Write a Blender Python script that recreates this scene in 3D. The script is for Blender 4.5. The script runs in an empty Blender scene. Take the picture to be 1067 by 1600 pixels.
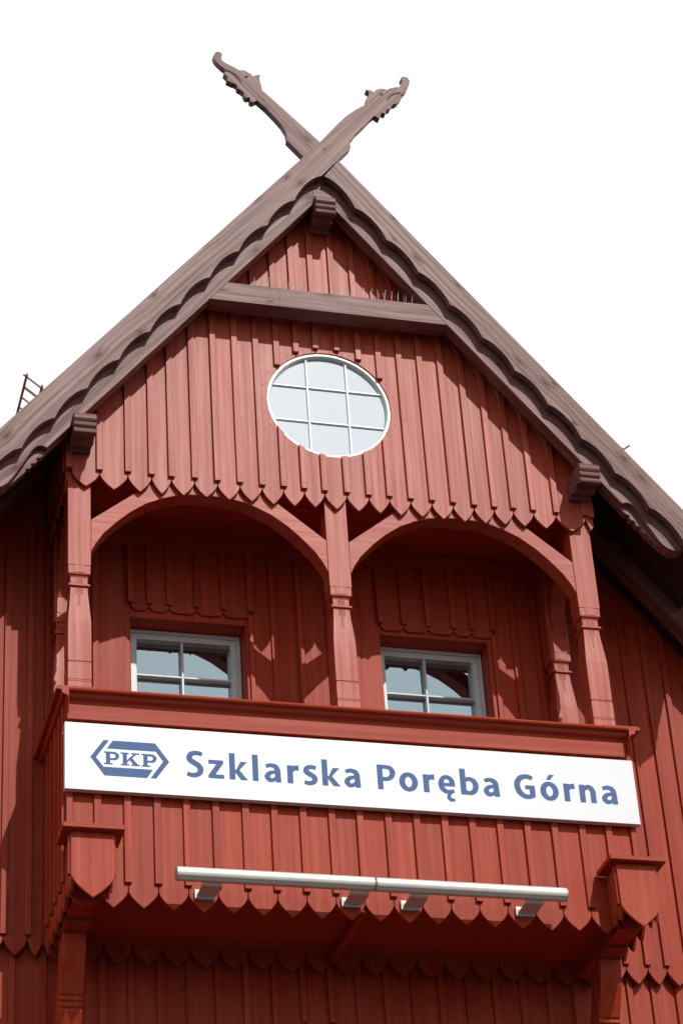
import bpy, bmesh, math, random
from mathutils import Matrix, Vector
random.seed(7)
scene = bpy.context.scene
COL = scene.collection
Z0 = 9.25                      # height of the balcony rail above the ground

# ------------------------------------------------------------------ camera
def make_camera():
    yaw, pitch, roll = .29145, .58445, -.07215
    f = Vector((math.sin(yaw)*math.cos(pitch), math.cos(yaw)*math.cos(pitch), math.sin(pitch)))
    r = Vector((math.cos(yaw), -math.sin(yaw), 0)); u = r.cross(f)
    c, s = math.cos(roll), math.sin(roll)
    r2 = c*r + s*u; u2 = -s*r + c*u
    cam = bpy.data.cameras.new('camera'); ob = bpy.data.objects.new('camera', cam); COL.objects.link(ob)
    m = Matrix((r2, u2, -f)).transposed().to_4x4()
    m.translation = Vector((-3.9198, -13.1716, -7.6440 + Z0))
    ob.matrix_world = m
    cam.sensor_fit = 'HORIZONTAL'; cam.sensor_width = 36; cam.lens = 3921/1067*36
    cam.clip_start = .1; cam.clip_end = 8000
    scene.camera = ob
make_camera()

# ------------------------------------------------------------------ world and sun
SUN = Vector((.27, -1, .84)).normalized()
def make_world():
    w = bpy.data.worlds.new('World'); scene.world = w; w.use_nodes = True
    nt = w.node_tree; nt.nodes.clear(); N = nt.nodes.new; L = nt.links.new
    out = N('ShaderNodeOutputWorld'); bg = N('ShaderNodeBackground'); L(bg.outputs[0], out.inputs[0])
    sky = N('ShaderNodeTexSky'); sky.sky_type = 'NISHITA'; sky.sun_disc = False
    sky.sun_elevation = math.asin(SUN.z); sky.sun_rotation = math.atan2(SUN.x, SUN.y)
    sky.altitude = 700; sky.dust_density = 2.0
    # a bright bank of thin cloud fills the northern sky; the higher southern sky is mostly open blue
    tc = N('ShaderNodeTexCoord'); mp = N('ShaderNodeMapping'); mp.inputs['Scale'].default_value = (1, 1, 2.2)
    no = N('ShaderNodeTexNoise'); no.inputs['Scale'].default_value = 2.1; no.inputs['Detail'].default_value = 8
    no.inputs['Roughness'].default_value = .55
    sep = N('ShaderNodeSeparateXYZ'); L(tc.outputs['Generated'], sep.inputs[0])
    dr = N('ShaderNodeMapRange'); dr.inputs['From Min'].default_value = -.75; dr.inputs['From Max'].default_value = .62
    dr.inputs['To Min'].default_value = -.30; dr.inputs['To Max'].default_value = .75; dr.interpolation_type = 'SMOOTHSTEP'
    L(sep.outputs['Y'], dr.inputs[0])
    nm = N('ShaderNodeMapRange'); nm.inputs['From Min'].default_value = .35; nm.inputs['From Max'].default_value = .65
    nm.inputs['To Min'].default_value = 0; nm.inputs['To Max'].default_value = .5
    L(tc.outputs['Generated'], mp.inputs[0]); L(mp.outputs[0], no.inputs['Vector']); L(no.outputs['Fac'], nm.inputs[0])
    ad = N('ShaderNodeMath'); ad.operation = 'ADD'; ad.use_clamp = True; L(dr.outputs[0], ad.inputs[0]); L(nm.outputs[0], ad.inputs[1])
    lo = N('ShaderNodeMapRange'); lo.inputs['From Min'].default_value = .36; lo.inputs['From Max'].default_value = .78  # low cloud band added to brighten shaded walls and pane reflections
    lo.inputs['To Min'].default_value = .80; lo.inputs['To Max'].default_value = 0; lo.interpolation_type = 'SMOOTHSTEP'
    L(sep.outputs['Z'], lo.inputs[0])
    a2 = N('ShaderNodeMath'); a2.operation = 'ADD'; a2.use_clamp = True; L(ad.outputs[0], a2.inputs[0]); L(lo.outputs[0], a2.inputs[1]); ad = a2
    mix = N('ShaderNodeMix'); mix.data_type = 'RGBA'
    L(ad.outputs[0], mix.inputs['Factor']); L(sky.outputs[0], mix.inputs['A'])
    mix.inputs['B'].default_value = (18.9, 19.1, 19.3, 1)          # bright cloud veil
    L(mix.outputs['Result'], bg.inputs['Color']); bg.inputs['Strength'].default_value = .055
    sun = bpy.data.lights.new('sun', 'SUN'); so = bpy.data.objects.new('sun', sun); COL.objects.link(so)
    sun.energy = 2.85; sun.angle = math.radians(.5); sun.color = (1, .96, .90)
    so.rotation_euler = SUN.to_track_quat('Z', 'Y').to_euler(); so.location = (8, -20, 30)
make_world()
vs = scene.view_settings
vs.view_transform = 'Standard'; vs.look = 'None'; vs.exposure = 0.0; vs.gamma = 1

# ------------------------------------------------------------------ materials
def nodes(name):
    m = bpy.data.materials.new(name); m.use_nodes = True
    nt = m.node_tree
    return m, nt, nt.nodes.new, nt.links.new, nt.nodes['Principled BSDF']
def math_node(N, L, op, a, b=None, c=None):
    n = N('ShaderNodeMath'); n.operation = op
    for i, v in enumerate((a, b, c)):
        if v is None: continue
        if isinstance(v, (int, float)): n.inputs[i].default_value = v
        else: L(v, n.inputs[i])
    return n.outputs[0]
def ramp(N, L, fac, stops):
    r = N('ShaderNodeValToRGB'); e = r.color_ramp.elements
    while len(e) < len(stops): e.new(.5)
    for k, (p, c) in zip(e, stops): k.position = p; k.color = tuple(c)+(1,) if len(c) == 3 else c
    L(fac, r.inputs[0]); return r.outputs[0]
def grain_coords(N, L, axis):
    """object coordinates turned so that local x runs along the grain"""
    tc = N('ShaderNodeTexCoord'); mp = N('ShaderNodeMapping')
    rot = {'x': (0, 0, 0), 'z': (0, math.pi/2, 0), 'y': (0, 0, math.pi/2),
           'l': (0, math.radians(51), 0), 'r': (0, math.radians(-51), 0)}[axis]
    mp.inputs['Rotation'].default_value = rot
    L(tc.outputs['Object'], mp.inputs[0])
    return mp.outputs[0]
def scaled(N, L, v, s):
    mp = N('ShaderNodeMapping'); mp.inputs['Scale'].default_value = s; L(v, mp.inputs[0]); return mp.outputs[0]
def noise(N, L, v, scale, detail=4, rough=.55, dist=0):
    n = N('ShaderNodeTexNoise'); n.inputs['Scale'].default_value = scale; n.inputs['Detail'].default_value = detail
    n.inputs['Roughness'].default_value = rough; n.inputs['Distortion'].default_value = dist
    L(v, n.inputs['Vector']); return n.outputs['Fac']
def mixc(N, L, fac, a, b, mode='MIX'):
    m = N('ShaderNodeMix'); m.data_type = 'RGBA'; m.blend_type = mode
    for k, v in (('Factor', fac), ('A', a), ('B', b)):
        if isinstance(v, (int, float)): m.inputs[k].default_value = v
        elif isinstance(v, tuple): m.inputs[k].default_value = v if len(v) == 4 else v+(1,)
        else: L(v, m.inputs[k])
    return m.outputs['Result']
def tone(N, L, lo, hi):
    a = N('ShaderNodeAttribute'); a.attribute_name = 'tone'
    r = N('ShaderNodeMapRange'); r.inputs['To Min'].default_value = lo; r.inputs['To Max'].default_value = hi
    L(a.outputs['Fac'], r.inputs[0]); return r.outputs[0]
def bump(N, L, P, h, strength, dist=.002):
    b = N('ShaderNodeBump'); b.inputs['Strength'].default_value = strength; b.inputs['Distance'].default_value = dist
    L(h, b.inputs['Height']); L(b.outputs[0], P.inputs['Normal'])

_cache = {}
def red(axis='z', base=(.35, .029, .0075), spec=.23):
    """iron oxide paint on softwood, weathered and slightly chalky along the grain"""
    key = ('red', axis, base, spec)
    if key in _cache: return _cache[key]
    m, nt, N, L, P = nodes('red_paint')
    g = grain_coords(N, L, axis)
    streak = noise(N, L, scaled(N, L, g, (.7, 30, 30)), 1.0, 5, .6)
    fine = noise(N, L, scaled(N, L, g, (6, 160, 160)), 1.0, 3, .6)
    patch = noise(N, L, g, 3.1, 4, .6)
    c = ramp(N, L, streak, [(.28, [x*.84 for x in base]), (.5, base), (.74, (base[0]*1.12, base[1]*1.9, base[2]*2.6))])
    c = mixc(N, L, math_node(N, L, 'MULTIPLY', ramp(N, L, patch, [(.42, (0, 0, 0)), (.75, (1, 1, 1))]), .45), c,
             (base[0]*1.05, base[1]*2.3, base[2]*3.6))
    speck = noise(N, L, g, 75, 2, .5)
    c = mixc(N, L, ramp(N, L, speck, [(.735, (0, 0, 0)), (.76, (.6,)*3)]), c, (.07, .018, .014))
    hv = N('ShaderNodeHueSaturation'); L(c, hv.inputs['Color']); L(tone(N, L, .89, 1.09), hv.inputs['Value'])
    L(hv.outputs[0], P.inputs['Base Color'])
    rr = N('ShaderNodeMapRange'); rr.inputs['To Min'].default_value = .38; rr.inputs['To Max'].default_value = .58
    L(patch, rr.inputs[0]); L(rr.outputs[0], P.inputs['Roughness'])
    sh = math_node(N, L, 'ADD', math_node(N, L, 'MULTIPLY', streak, .6), math_node(N, L, 'MULTIPLY', patch, .4))
    sr = N('ShaderNodeMapRange'); sr.inputs['From Min'].default_value = .36; sr.inputs['From Max'].default_value = .64; sr.inputs['To Min'].default_value = spec*(.65 if spec > .3 else .8); sr.inputs['To Max'].default_value = spec*(1.4 if spec > .3 else 1.2)
    L(sh, sr.inputs[0]); L(sr.outputs[0], P.inputs['Specular IOR Level'])
    h = math_node(N, L, 'ADD', math_node(N, L, 'MULTIPLY', streak, .8), math_node(N, L, 'MULTIPLY', fine, .5))
    bump(N, L, P, h, .35, .002)
    _cache[key] = m; return m
def brown(axis='x', base=(.155, .062, .054)):
    """brown-grey stained softwood: fine fibre, small scattered knots, worn patches"""
    key = ('brown', axis, base)
    if key in _cache: return _cache[key]
    m, nt, N, L, P = nodes('brown_stained_wood')
    g = grain_coords(N, L, axis)
    vo = N('ShaderNodeTexVoronoi'); vo.inputs['Scale'].default_value = 1.0; vo.voronoi_dimensions = '2D'
    sep = N('ShaderNodeSeparateXYZ'); L(scaled(N, L, g, (3.1, 1, 7.6)), sep.inputs[0]); cmb = N('ShaderNodeCombineXYZ')
    L(sep.outputs['X'], cmb.inputs['X']); L(sep.outputs['Z'], cmb.inputs['Y']); L(cmb.outputs[0], vo.inputs['Vector'])
    vc = N('ShaderNodeSeparateColor'); L(vo.outputs['Color'], vc.inputs[0])
    on = math_node(N, L, 'GREATER_THAN', vc.outputs[0], .50)
    rr = N('ShaderNodeMapRange'); rr.inputs['To Min'].default_value = .05; rr.inputs['To Max'].default_value = .13; L(vc.outputs[1], rr.inputs[0])
    dn = math_node(N, L, 'DIVIDE', vo.outputs['Distance'], rr.outputs[0])          # 1 at the rim of the knot
    core = math_node(N, L, 'MULTIPLY', on, ramp(N, L, dn, [(.55, (1, 1, 1)), (1.0, (0, 0, 0))]))
    halo = math_node(N, L, 'MULTIPLY', on, ramp(N, L, math_node(N, L, 'DIVIDE', dn, 3.2), [(.2, (1, 1, 1)), (1.0, (0, 0, 0))]))
    # fibres bend round the knots
    sx = N('ShaderNodeSeparateXYZ'); L(g, sx.inputs[0]); cx = N('ShaderNodeCombineXYZ')
    warp = math_node(N, L, 'MULTIPLY', noise(N, L, scaled(N, L, g, (.9, 2, 2)), 1.0, 2), .10)
    zz = math_node(N, L, 'ADD', math_node(N, L, 'ADD', sx.outputs['Z'], warp), math_node(N, L, 'MULTIPLY', halo, .020))
    L(sx.outputs['X'], cx.inputs['X']); L(sx.outputs['Y'], cx.inputs['Y']); L(zz, cx.inputs['Z'])
    band = noise(N, L, scaled(N, L, cx.outputs[0], (.5, 20, 48)), 1.0, 3, .6)
    fibre = noise(N, L, scaled(N, L, cx.outputs[0], (2.2, 90, 150)), 1.0, 4, .7)
    patch = noise(N, L, scaled(N, L, g, (1, 2.2, 2.2)), 2.0, 6, .62)
    blot = noise(N, L, scaled(N, L, g, (2.2, 4, 4)), 2.9, 5, .65)
    lo = (base[0]*.66, base[1]*.55, base[2]*.53); hi = (base[0]*1.32, base[1]*1.42, base[2]*1.44)
    fac = math_node(N, L, 'ADD', math_node(N, L, 'MULTIPLY', band, .55), math_node(N, L, 'MULTIPLY', fibre, .45))
    c = ramp(N, L, fac, [(.40, lo), (.5, base), (.61, hi)])
    c = mixc(N, L, math_node(N, L, 'MULTIPLY', ramp(N, L, patch, [(.50, (0, 0, 0)), (.72, (1, 1, 1))]), .50), c, (base[0]*1.55, base[1]*1.80, base[2]*1.85))
    c = mixc(N, L, math_node(N, L, 'MULTIPLY', ramp(N, L, blot, [(.55, (0, 0, 0)), (.70, (1, 1, 1))]), .55), c, (base[0]*.80, base[1]*.46, base[2]*.42))
    c = mixc(N, L, math_node(N, L, 'MULTIPLY', halo, .32), c, (base[0]*.62, base[1]*.42, base[2]*.38))
    c = mixc(N, L, math_node(N, L, 'MULTIPLY', core, .80), c, (base[0]*.26, base[1]*.18, base[2]*.16))
    hv = N('ShaderNodeHueSaturation'); L(c, hv.inputs['Color']); L(tone(N, L, .88, 1.12), hv.inputs['Value'])
    L(hv.outputs[0], P.inputs['Base Color'])
    P.inputs['Roughness'].default_value = .50
    sr = N('ShaderNodeMapRange'); sr.inputs['From Min'].default_value = .35; sr.inputs['From Max'].default_value = .65; sr.inputs['To Min'].default_value = .22; sr.inputs['To Max'].default_value = .60; L(fac, sr.inputs[0])
    L(math_node(N, L, 'MULTIPLY', sr.outputs[0], math_node(N, L, 'SUBTRACT', 1.0, math_node(N, L, 'MULTIPLY', halo, .40))), P.inputs['Specular IOR Level'])
    bump(N, L, P, fac, .45, .003)
    _cache[key] = m; return m
def plain(name, c, rough=.5, metal=0, var=.12, scale=6, spec=.5):
    if name in _cache: return _cache[name]
    m, nt, N, L, P = nodes(name)
    tc = N('ShaderNodeTexCoord'); n = noise(N, L, tc.outputs['Object'], scale, 5, .6)
    L(ramp(N, L, n, [(.3, [x*(1-var) for x in c]), (.7, [min(1, x*(1+var)) for x in c])]), P.inputs['Base Color'])
    P.inputs['Roughness'].default_value = rough; P.inputs['Metallic'].default_value = metal
    P.inputs['Specular IOR Level'].default_value = spec
    _cache[name] = m; return m
def glass(name, tint, fac, back):
    m, nt, N, L, P = nodes(name)
    nt.nodes.remove(P); out = nt.nodes['Material Output']
    gl = N('ShaderNodeBsdfGlossy'); gl.inputs['Color'].default_value = tint+(1,); gl.inputs['Roughness'].default_value = .012
    tc = N('ShaderNodeTexCoord'); n = noise(N, L, tc.outputs['Object'], 1.7, 2, .4)
    b = N('ShaderNodeBump'); b.inputs['Strength'].default_value = .02; b.inputs['Distance'].default_value = .01
    L(n, b.inputs['Height']); L(b.outputs[0], gl.inputs['Normal'])
    df = N('ShaderNodeBsdfDiffuse'); df.inputs['Color'].default_value = back+(1,)
    mx = N('ShaderNodeMixShader'); mx.inputs[0].default_value = fac
    L(df.outputs[0], mx.inputs[1]); L(gl.outputs[0], mx.inputs[2]); L(mx.outputs[0], out.inputs[0])
    return m
RZ, RX, RY = red('z'), red('x'), red('y')
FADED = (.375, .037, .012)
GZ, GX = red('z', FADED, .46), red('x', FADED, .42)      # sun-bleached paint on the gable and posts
BX, BL, BR, BY = brown('x'), brown('l'), brown('r'), brown('y')
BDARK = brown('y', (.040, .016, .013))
NAIL = plain('nail_head', (.035, .014, .012), .6, 0, .2)
GROOVE_SHADE = plain('groove_shade_red', (.10, .012, .008), .7)  # dark red standing in for shade in the incised lines
GROOVE_SHADE_B = plain('groove_shade_brown', (.035, .018, .016), .7)  # dark brown standing in for shade inside the cuts
WHITE = plain('white_window_paint', (.60, .62, .60), .35, 0, .04)
GREYW = plain('grey_window_paint', (.56, .585, .585), .35, 0, .05)
SIGNW = plain('sign_white', (.74, .765, .79), .32, 0, .015, 3)
SIGNEDGE = plain('sign_edge', (.62, .60, .58), .4, 0, .06)
BLUE = plain('sign_blue', (.095, .155, .32), .65, 0, .03, 4, .15)
ALU = plain('aluminium', (.60, .59, .54), .45, .25, .06, 8)
ALUD = plain('aluminium_cap', (.42, .40, .36), .45, .3, .1)
STEEL = plain('spike_steel', (.72, .72, .72), .25, .9, .05)
ZINC = plain('gutter_zinc', (.36, .40, .43), .4, .7, .15)
RUST = plain('guard_red_paint', (.36, .13, .09), .55, 0, .2)
TILE = plain('roof_tile', (.16, .07, .05), .75, 0, .3)
GLASS = glass('window_glass', (.70, .90, 1.0), .48, (.012, .016, .018))
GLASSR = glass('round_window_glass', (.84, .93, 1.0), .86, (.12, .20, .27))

# ------------------------------------------------------------------ mesh builder
class MB:
    def __init__(s): s.v, s.f, s.m, s.t, s.mats = [], [], [], [], []
    def mi(s, mat):
        if mat not in s.mats: s.mats.append(mat)
        return s.mats.index(mat)
    def add(s, vs_, fs, mat, t=None):
        o = len(s.v); s.v += [tuple(p) for p in vs_]; k = s.mi(mat); t = random.random() if t is None else t
        for f in fs: s.f.append([o+i for i in f]); s.m.append(k); s.t.append(t)
    def prism(s, poly, a, b, mat, plane='xz', t=None):
        """extrude a 2D outline; xz: along y from a to b, yz: along x, xy: along z"""
        n = len(poly)
        P = {'xz': lambda p, d: (p[0], d, p[1]), 'yz': lambda p, d: (d, p[0], p[1]), 'xy': lambda p, d: (p[0], p[1], d)}[plane]
        vs_ = [P(p, a) for p in poly] + [P(p, b) for p in poly]
        fs = [list(range(n)), list(range(2*n-1, n-1, -1))] + [[i, i+n, (i+1) % n+n, (i+1) % n] for i in range(n)]
        s.add(vs_, fs, mat, t)
    def box(s, x0, x1, y0, y1, z0, z1, mat, t=None):
        s.prism([(x0, z0), (x1, z0), (x1, z1), (x0, z1)], y0, y1, mat, 'xz', t)
    def loft(s, rings, mat, t=None, caps=True):
        n = len(rings[0]); vs_ = [p for r in rings for p in r]; fs = []
        for k in range(len(rings)-1):
            for i in range(n):
                fs.append([k*n+i, k*n+(i+1) % n, (k+1)*n+(i+1) % n, (k+1)*n+i])
        if caps: fs += [list(range(n-1, -1, -1)), [(len(rings)-1)*n+i for i in range(n)]]
        s.add(vs_, fs, mat, t)
    def tube(s, p, q, r, mat, n=10, t=None, caps=True):
        p, q = Vector(p), Vector(q); d = (q-p).normalized()
        a = d.orthogonal().normalized(); b = d.cross(a)
        ring = lambda c: [tuple(c + r*(math.cos(k*2*math.pi/n)*a + math.sin(k*2*math.pi/n)*b)) for k in range(n)]
        s.loft([ring(p), ring(q)], mat, t, caps)
    def build(s, name, parent=None, bevel=0, origin=None, smooth=False):
        me = bpy.data.meshes.new(name)
        oz = Vector((0, 0, Z0)) - (Vector(origin) if origin else Vector())
        me.from_pydata([Vector(p)+oz for p in s.v], [], s.f)
        for m in s.mats: me.materials.append(m)
        me.polygons.foreach_set('material_index', s.m)
        a = me.attributes.new('tone', 'FLOAT', 'FACE'); a.data.foreach_set('value', s.t)
        bm = bmesh.new(); bm.from_mesh(me); bmesh.ops.recalc_face_normals(bm, faces=bm.faces); bm.to_mesh(me); bm.free()
        if smooth:
            me.polygons.foreach_set('use_smooth', [True]*len(me.polygons))
            try: me.set_sharp_from_angle(angle=math.radians(40))
            except Exception: pass
        o = bpy.data.objects.new(name, me); COL.objects.link(o)
        if parent: o.parent = parent
        if bevel:
            b = o.modifiers.new('bevel', 'BEVEL'); b.width = bevel; b.segments = 1; b.limit_method = 'ANGLE'
            b.angle_limit = math.radians(50)
        return o
def tag(o, label=None, cat=None, group=None, kind=None):
    for k, v in (('label', label), ('category', cat), ('group', group), ('kind', kind)):
        if v: o[k] = v
    return o
def empty(name, loc=(0, 0, 0)):
    o = bpy.data.objects.new(name, None); COL.objects.link(o); o.location = loc; o.empty_display_size = .2; return o
HALF = 3.3                                  # half width of the house
UX, UZ = .6287, .7777                       # unit vector down the slope
APEX = 4.463
def rz(x, n=0): return APEX - 1.237*abs(x) + n/UX          # height of the line n above the roof plane
def sn(side, s, n): return (side*(s*UX + n*UZ), APEX - s*UZ + n*UX)

# ------------------------------------------------------------------ ground
def ground():
    m, nt, N, L, P = nodes('paving')
    tc = N('ShaderNodeTexCoord'); n1 = noise(N, L, tc.outputs['Object'], 1.2, 8, .6); n2 = noise(N, L, tc.outputs['Object'], .05, 4)
    br = N('ShaderNodeTexBrick'); br.inputs['Scale'].default_value = 2.5; L(tc.outputs['Object'], br.inputs['Vector'])
    br.inputs['Color1'].default_value = (.055, .053, .05, 1); br.inputs['Color2'].default_value = (.046, .045, .044, 1)
    br.inputs['Mortar'].default_value = (.06, .058, .055, 1)
    c = mixc(N, L, math_node(N, L, 'MULTIPLY', n1, .5), br.outputs['Color'], (.035, .035, .034))
    L(mixc(N, L, math_node(N, L, 'MULTIPLY', n2, .4), c, (.06, .055, .05)), P.inputs['Base Color']); P.inputs['Roughness'].default_value = .85
    me = bpy.data.meshes.new('ground'); S = 3000
    me.from_pydata([(-S, -S, 0), (S, -S, 0), (S, S, 0), (-S, S, 0)], [], [[0, 1, 2, 3]]); me.materials.append(m)
    o = bpy.data.objects.new('ground', me); COL.objects.link(o); o['kind'] = 'structure'
ground()

# ------------------------------------------------------------------ the building
H = empty('station_building')
tag(H, 'red timber station building with crossed dragon boards on its gable and a balcony', 'building')
nails = MB()
def nail(x, y, z, r=.0035):
    nails.prism([(x+r*math.cos(a*1.0472), z+r*math.sin(a*1.0472)) for a in range(6)], y-.0012, y+.004, NAIL)

def ogive(x0, x1, zg, zt, n=9):
    """pointed board end: from the right gap point round the tip to the left gap point"""
    w, c = (x1-x0)/2, (x0+x1)/2
    R_ = [(c+w*(1-(k/n)**1.52), zg+(zt-zg)*k/n) for k in range(n+1)]
    return R_ + [(2*c-x, z) for x, z in reversed(R_[:-1])]
def arc_pts(x0, x1, cx, cz, r, upper, n=10):
    sg = 1 if upper else -1
    return [(x, cz+sg*math.sqrt(max(0, r*r-(x-cx)**2))) for x in (x0+(x1-x0)*k/n for k in range(n+1))]
def roof_trim(mb, gaps, y, yb, n_top, bat, mat, lim=9):
    """raking board under the roof with an arched cut-out above every board"""
    for a, b in zip(gaps[:-1], gaps[1:]):
        for side_split in ([(a, b)] if a*b >= 0 else [(a, 0), (0, b)]):
            p, q = side_split; w = q-p
            drop = lambda t: .052 + .075*abs(2*t-1)**3
            K = 14; top = [(p+w*k/K, rz(p+w*k/K, n_top)) for k in range(K+1)]
            i0, i1 = p+bat/2*.9, q-bat/2*.9
            low = []
            for k in range(K+1):
                x = i0+(i1-i0)*k/K; low.append((x, rz(x, n_top)-drop(k/K)))
            poly = [(p, rz(p, n_top)-drop(0)-.02)] + low + [(q, rz(q, n_top)-drop(1)-.02), top[-1], top[0]]
            mb.prism(poly, y, yb, mat)

# ---- gable wall: boards, battens, pointed hem, round hole
def gable_wall():
    g = [-1.79, -1.573, -1.388, -1.232, -1.101, -.947, -.795, -.646, -.497, -.353, -.212, -.0735, .078, .228, .370,
         .516, .664, .811, .958, 1.098, 1.233, 1.376, 1.535, 1.745, 1.80]
    mb = MB(); cz, r, zg, zt = 2.324, .432, 1.577, 1.470
    for i, (a, b) in enumerate(zip(g[:-1], g[1:])):
        yb = .022; yf = random.uniform(-.0015, .0015); x0, x1 = a+.002, b-.002
        if i == 0: x0 = -1.752
        if i == len(g)-2: hem = [(x1, 1.52), (x0+.03, 1.49), (x0, zg)]
        else: hem = ogive(x0, x1, zg+random.uniform(-.004, .004), zt+random.uniform(-.005, .005))
        top = [(x, rz(x, -.07)) for x in ([x0, x1] if x0*x1 > 0 else [x0, 0, x1])]
        if x1 < -r or x0 > r:
            mb.prism(hem + top, yf, yb, GZ)
        elif x0 >= -r and x1 <= r:
            mb.prism(hem + arc_pts(x0, x1, 0, cz, r, False), yf, yb, GZ, t=None)
            mb.prism(list(reversed(arc_pts(x0, x1, 0, cz, r, True))) + top, yf, yb, GZ)
        elif x0 < -r:
            lo = arc_pts(-r, x1, 0, cz, r, False); up = arc_pts(-r, x1, 0, cz, r, True)
            mb.prism(hem[:-1] + [hem[-1]] + top[:1] + top[1:] + list(reversed(up)) + lo[1:], yf, yb, GZ)
        else:
            lo = arc_pts(x0, r, 0, cz, r, False); up = arc_pts(x0, r, 0, cz, r, True)
            mb.prism(hem + lo + list(reversed(up))[1:] + list(top), yf, yb, GZ)
    bw = .042
    for i, x in enumerate(g[1:-1]):
        zb = 1.60+random.uniform(-.004, .004); zt_ = rz(x, -.1); j = random.uniform(-.002, .002)
        if abs(x) < r:
            h = math.sqrt(r*r-x*x)
            segs = [(zb, cz-h-.002 if abs(x) > .3 else cz-h), (cz+h+.030, zt_)]
        else: segs = [(zb, zt_)]
        for q, (z0, z1) in enumerate(segs):
            if q == 0 and len(segs) == 2:
                up = [(x+bw/2+j-bw*k/4, cz-math.sqrt(max(0, (r+.004)**2-(x+bw/2+j-bw*k/4)**2))) for k in range(5)]
                mb.prism([(x-bw/2+j, z0), (x+bw/2+j, z0)] + up, -.022+j/3, -.0015, GZ)
            else: mb.box(x-bw/2+j, x+bw/2+j, -.022+j/3, -.0015, z0, z1, GZ)
        nail(x+.006, -.022, zb+.035); nail(x-.008, -.022, zb+.012 if i % 3 else zb+.05)
        for _ in range(2): nail(x+random.uniform(-.01, .01), -.022, random.uniform(zb+.2, min(zt_-.1, 1.85 if abs(x)<r else zt_)))
    mb.box(-1.795, -1.752, -.022, .02, 1.60, rz(1.79, -.1), GZ)
    mb.box(1.765, 1.803, -.024, .02, 1.585, rz(1.80, -.1), GZ)
    for x in g[1:-1]:
        if abs(x) < .5: nail(x+.06, 0, cz+math.sqrt(max(.19-x*x, .01))+.03); nail(x+.07, 0, cz-math.sqrt(max(.19-x*x, .01))-.03)
    for k in range(26):
        a = k/26*2*math.pi; nail((r+.035)*math.cos(a), 0, cz+(r+.035)*math.sin(a), .0045)
    roof_trim(mb, [x for x in g if -1.60 < x < 1.60] , -.017, -.0015, -.205, bw, GZ)
    o = mb.build('gable_wall', H, .0025)
    return o
gable_wall()

# ---- round window
def ring_mesh(mb, cx, cz, r0, r1, y0, y1, mat, n=72):
    prof = [(r1, y1), (r1, y0), (r0+.008, y0), (r0, y0+.012), (r0, y1)]
    vs_ = []; fs = []; k = len(prof)
    for i in range(n):
        a = 2*math.pi*i/n
        for r, y in prof: vs_.append((cx+r*math.cos(a), y, cz+r*math.sin(a)))
    for i in range(n):
        for j in range(k):
            fs.append([i*k+j, i*k+(j+1) % k, ((i+1) % n)*k+(j+1) % k, ((i+1) % n)*k+j])
    mb.add(vs_, fs, mat, .5)
def bar_profile(mb, x0, x1, z0, z1, y0, y1, mat, vert):
    """glazing bar with a narrow front and splayed sides"""
    c = .5*(x0+x1) if vert else .5*(z0+z1); w = (x1-x0 if vert else z1-z0)/2
    sec = [(c-w, y1), (c-w, y0+.010), (c-w*.55, y0), (c+w*.55, y0), (c+w, y0+.010), (c+w, y1)]
    if vert: mb.loft([[(p, y, z) for p, y in sec] for z in (z0, z1)], mat, .5)
    else: mb.loft([[(x, y, p) for p, y in sec] for x in (x0, x1)], mat, .5)
def round_window():
    cz = 2.324
    mb = MB(); ring_mesh(mb, 0, cz, .405, .4315, .008, .07, WHITE)
    fr = mb.build('round_window', H); fr['label'] = 'round white window with nine panes in the gable'
    mb = MB()
    for x in (-.137, .142):
        h = math.sqrt(.408**2-x*x); bar_profile(mb, x-.0095, x+.0095, cz-h, cz+h, .026, .040, WHITE, True)
    xs = [(-.39, -.147), (-.127, .132), (.152, .39)]
    for z in (2.187, 2.472):
        h = math.sqrt(.408**2-(z-cz)**2)
        for a, b in ((-h, -.147), (-.127, .132), (.152, h)): bar_profile(mb, a, b, z-.0085, z+.0085, .027, .040, WHITE, False)
    mb.build('muntin', fr)
    mb = MB(); mb.prism([(.410*math.cos(2*math.pi*k/64), cz+.410*math.sin(2*math.pi*k/64)) for k in range(64)], .0402, .046, GLASSR)
    mb.build('pane', fr)
round_window()

# ---- roof
def roof():
    def chev(n0, n1, s1):
        def at0(n): return APEX + n/UX
        R0, R1 = sn(1, s1, n0), sn(1, s1, n1)
        return [(0, at0(n0)), R0, R1, (0, at0(n1)), (-R1[0], R1[1]), (-R0[0], R0[1])]
    mb = MB()
    mb.prism(chev(-.052, -.008, 4.16), -.20, .50, TILE); mb.prism(chev(-.052, -.006, 5.75), .5005, 9.0, TILE)
    ro = mb.build('roof', H)
    mb = MB()
    for a, b, s1 in ((-.20, .50, 4.12), (.5005, 9.0, 5.7)):
        # soffit planking, boards running along the house
        for sd in (-1, 1):
            s = .07
            while s < s1:
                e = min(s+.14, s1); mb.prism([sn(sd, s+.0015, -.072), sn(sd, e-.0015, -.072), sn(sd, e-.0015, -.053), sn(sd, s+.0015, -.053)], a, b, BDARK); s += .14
    mb.build('soffit', H)
    for sd in (-1, 1):
        mb = MB()
        sec = [(.065*math.cos(math.pi+math.pi*k/10), .065*math.sin(math.pi+math.pi*k/10)) for k in range(11)]
        sec += [(.060*math.cos(-math.pi*k/10), .060*math.sin(-math.pi*k/10)) for k in range(11)]
        x, z = sn(sd, 4.20, -.10)
        mb.loft([[(x+p, y, z+q) for p, q in sec] for y in (-.17, .48)], ZINC, .5)
        mb.build('gutter', H)
roof()

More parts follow.
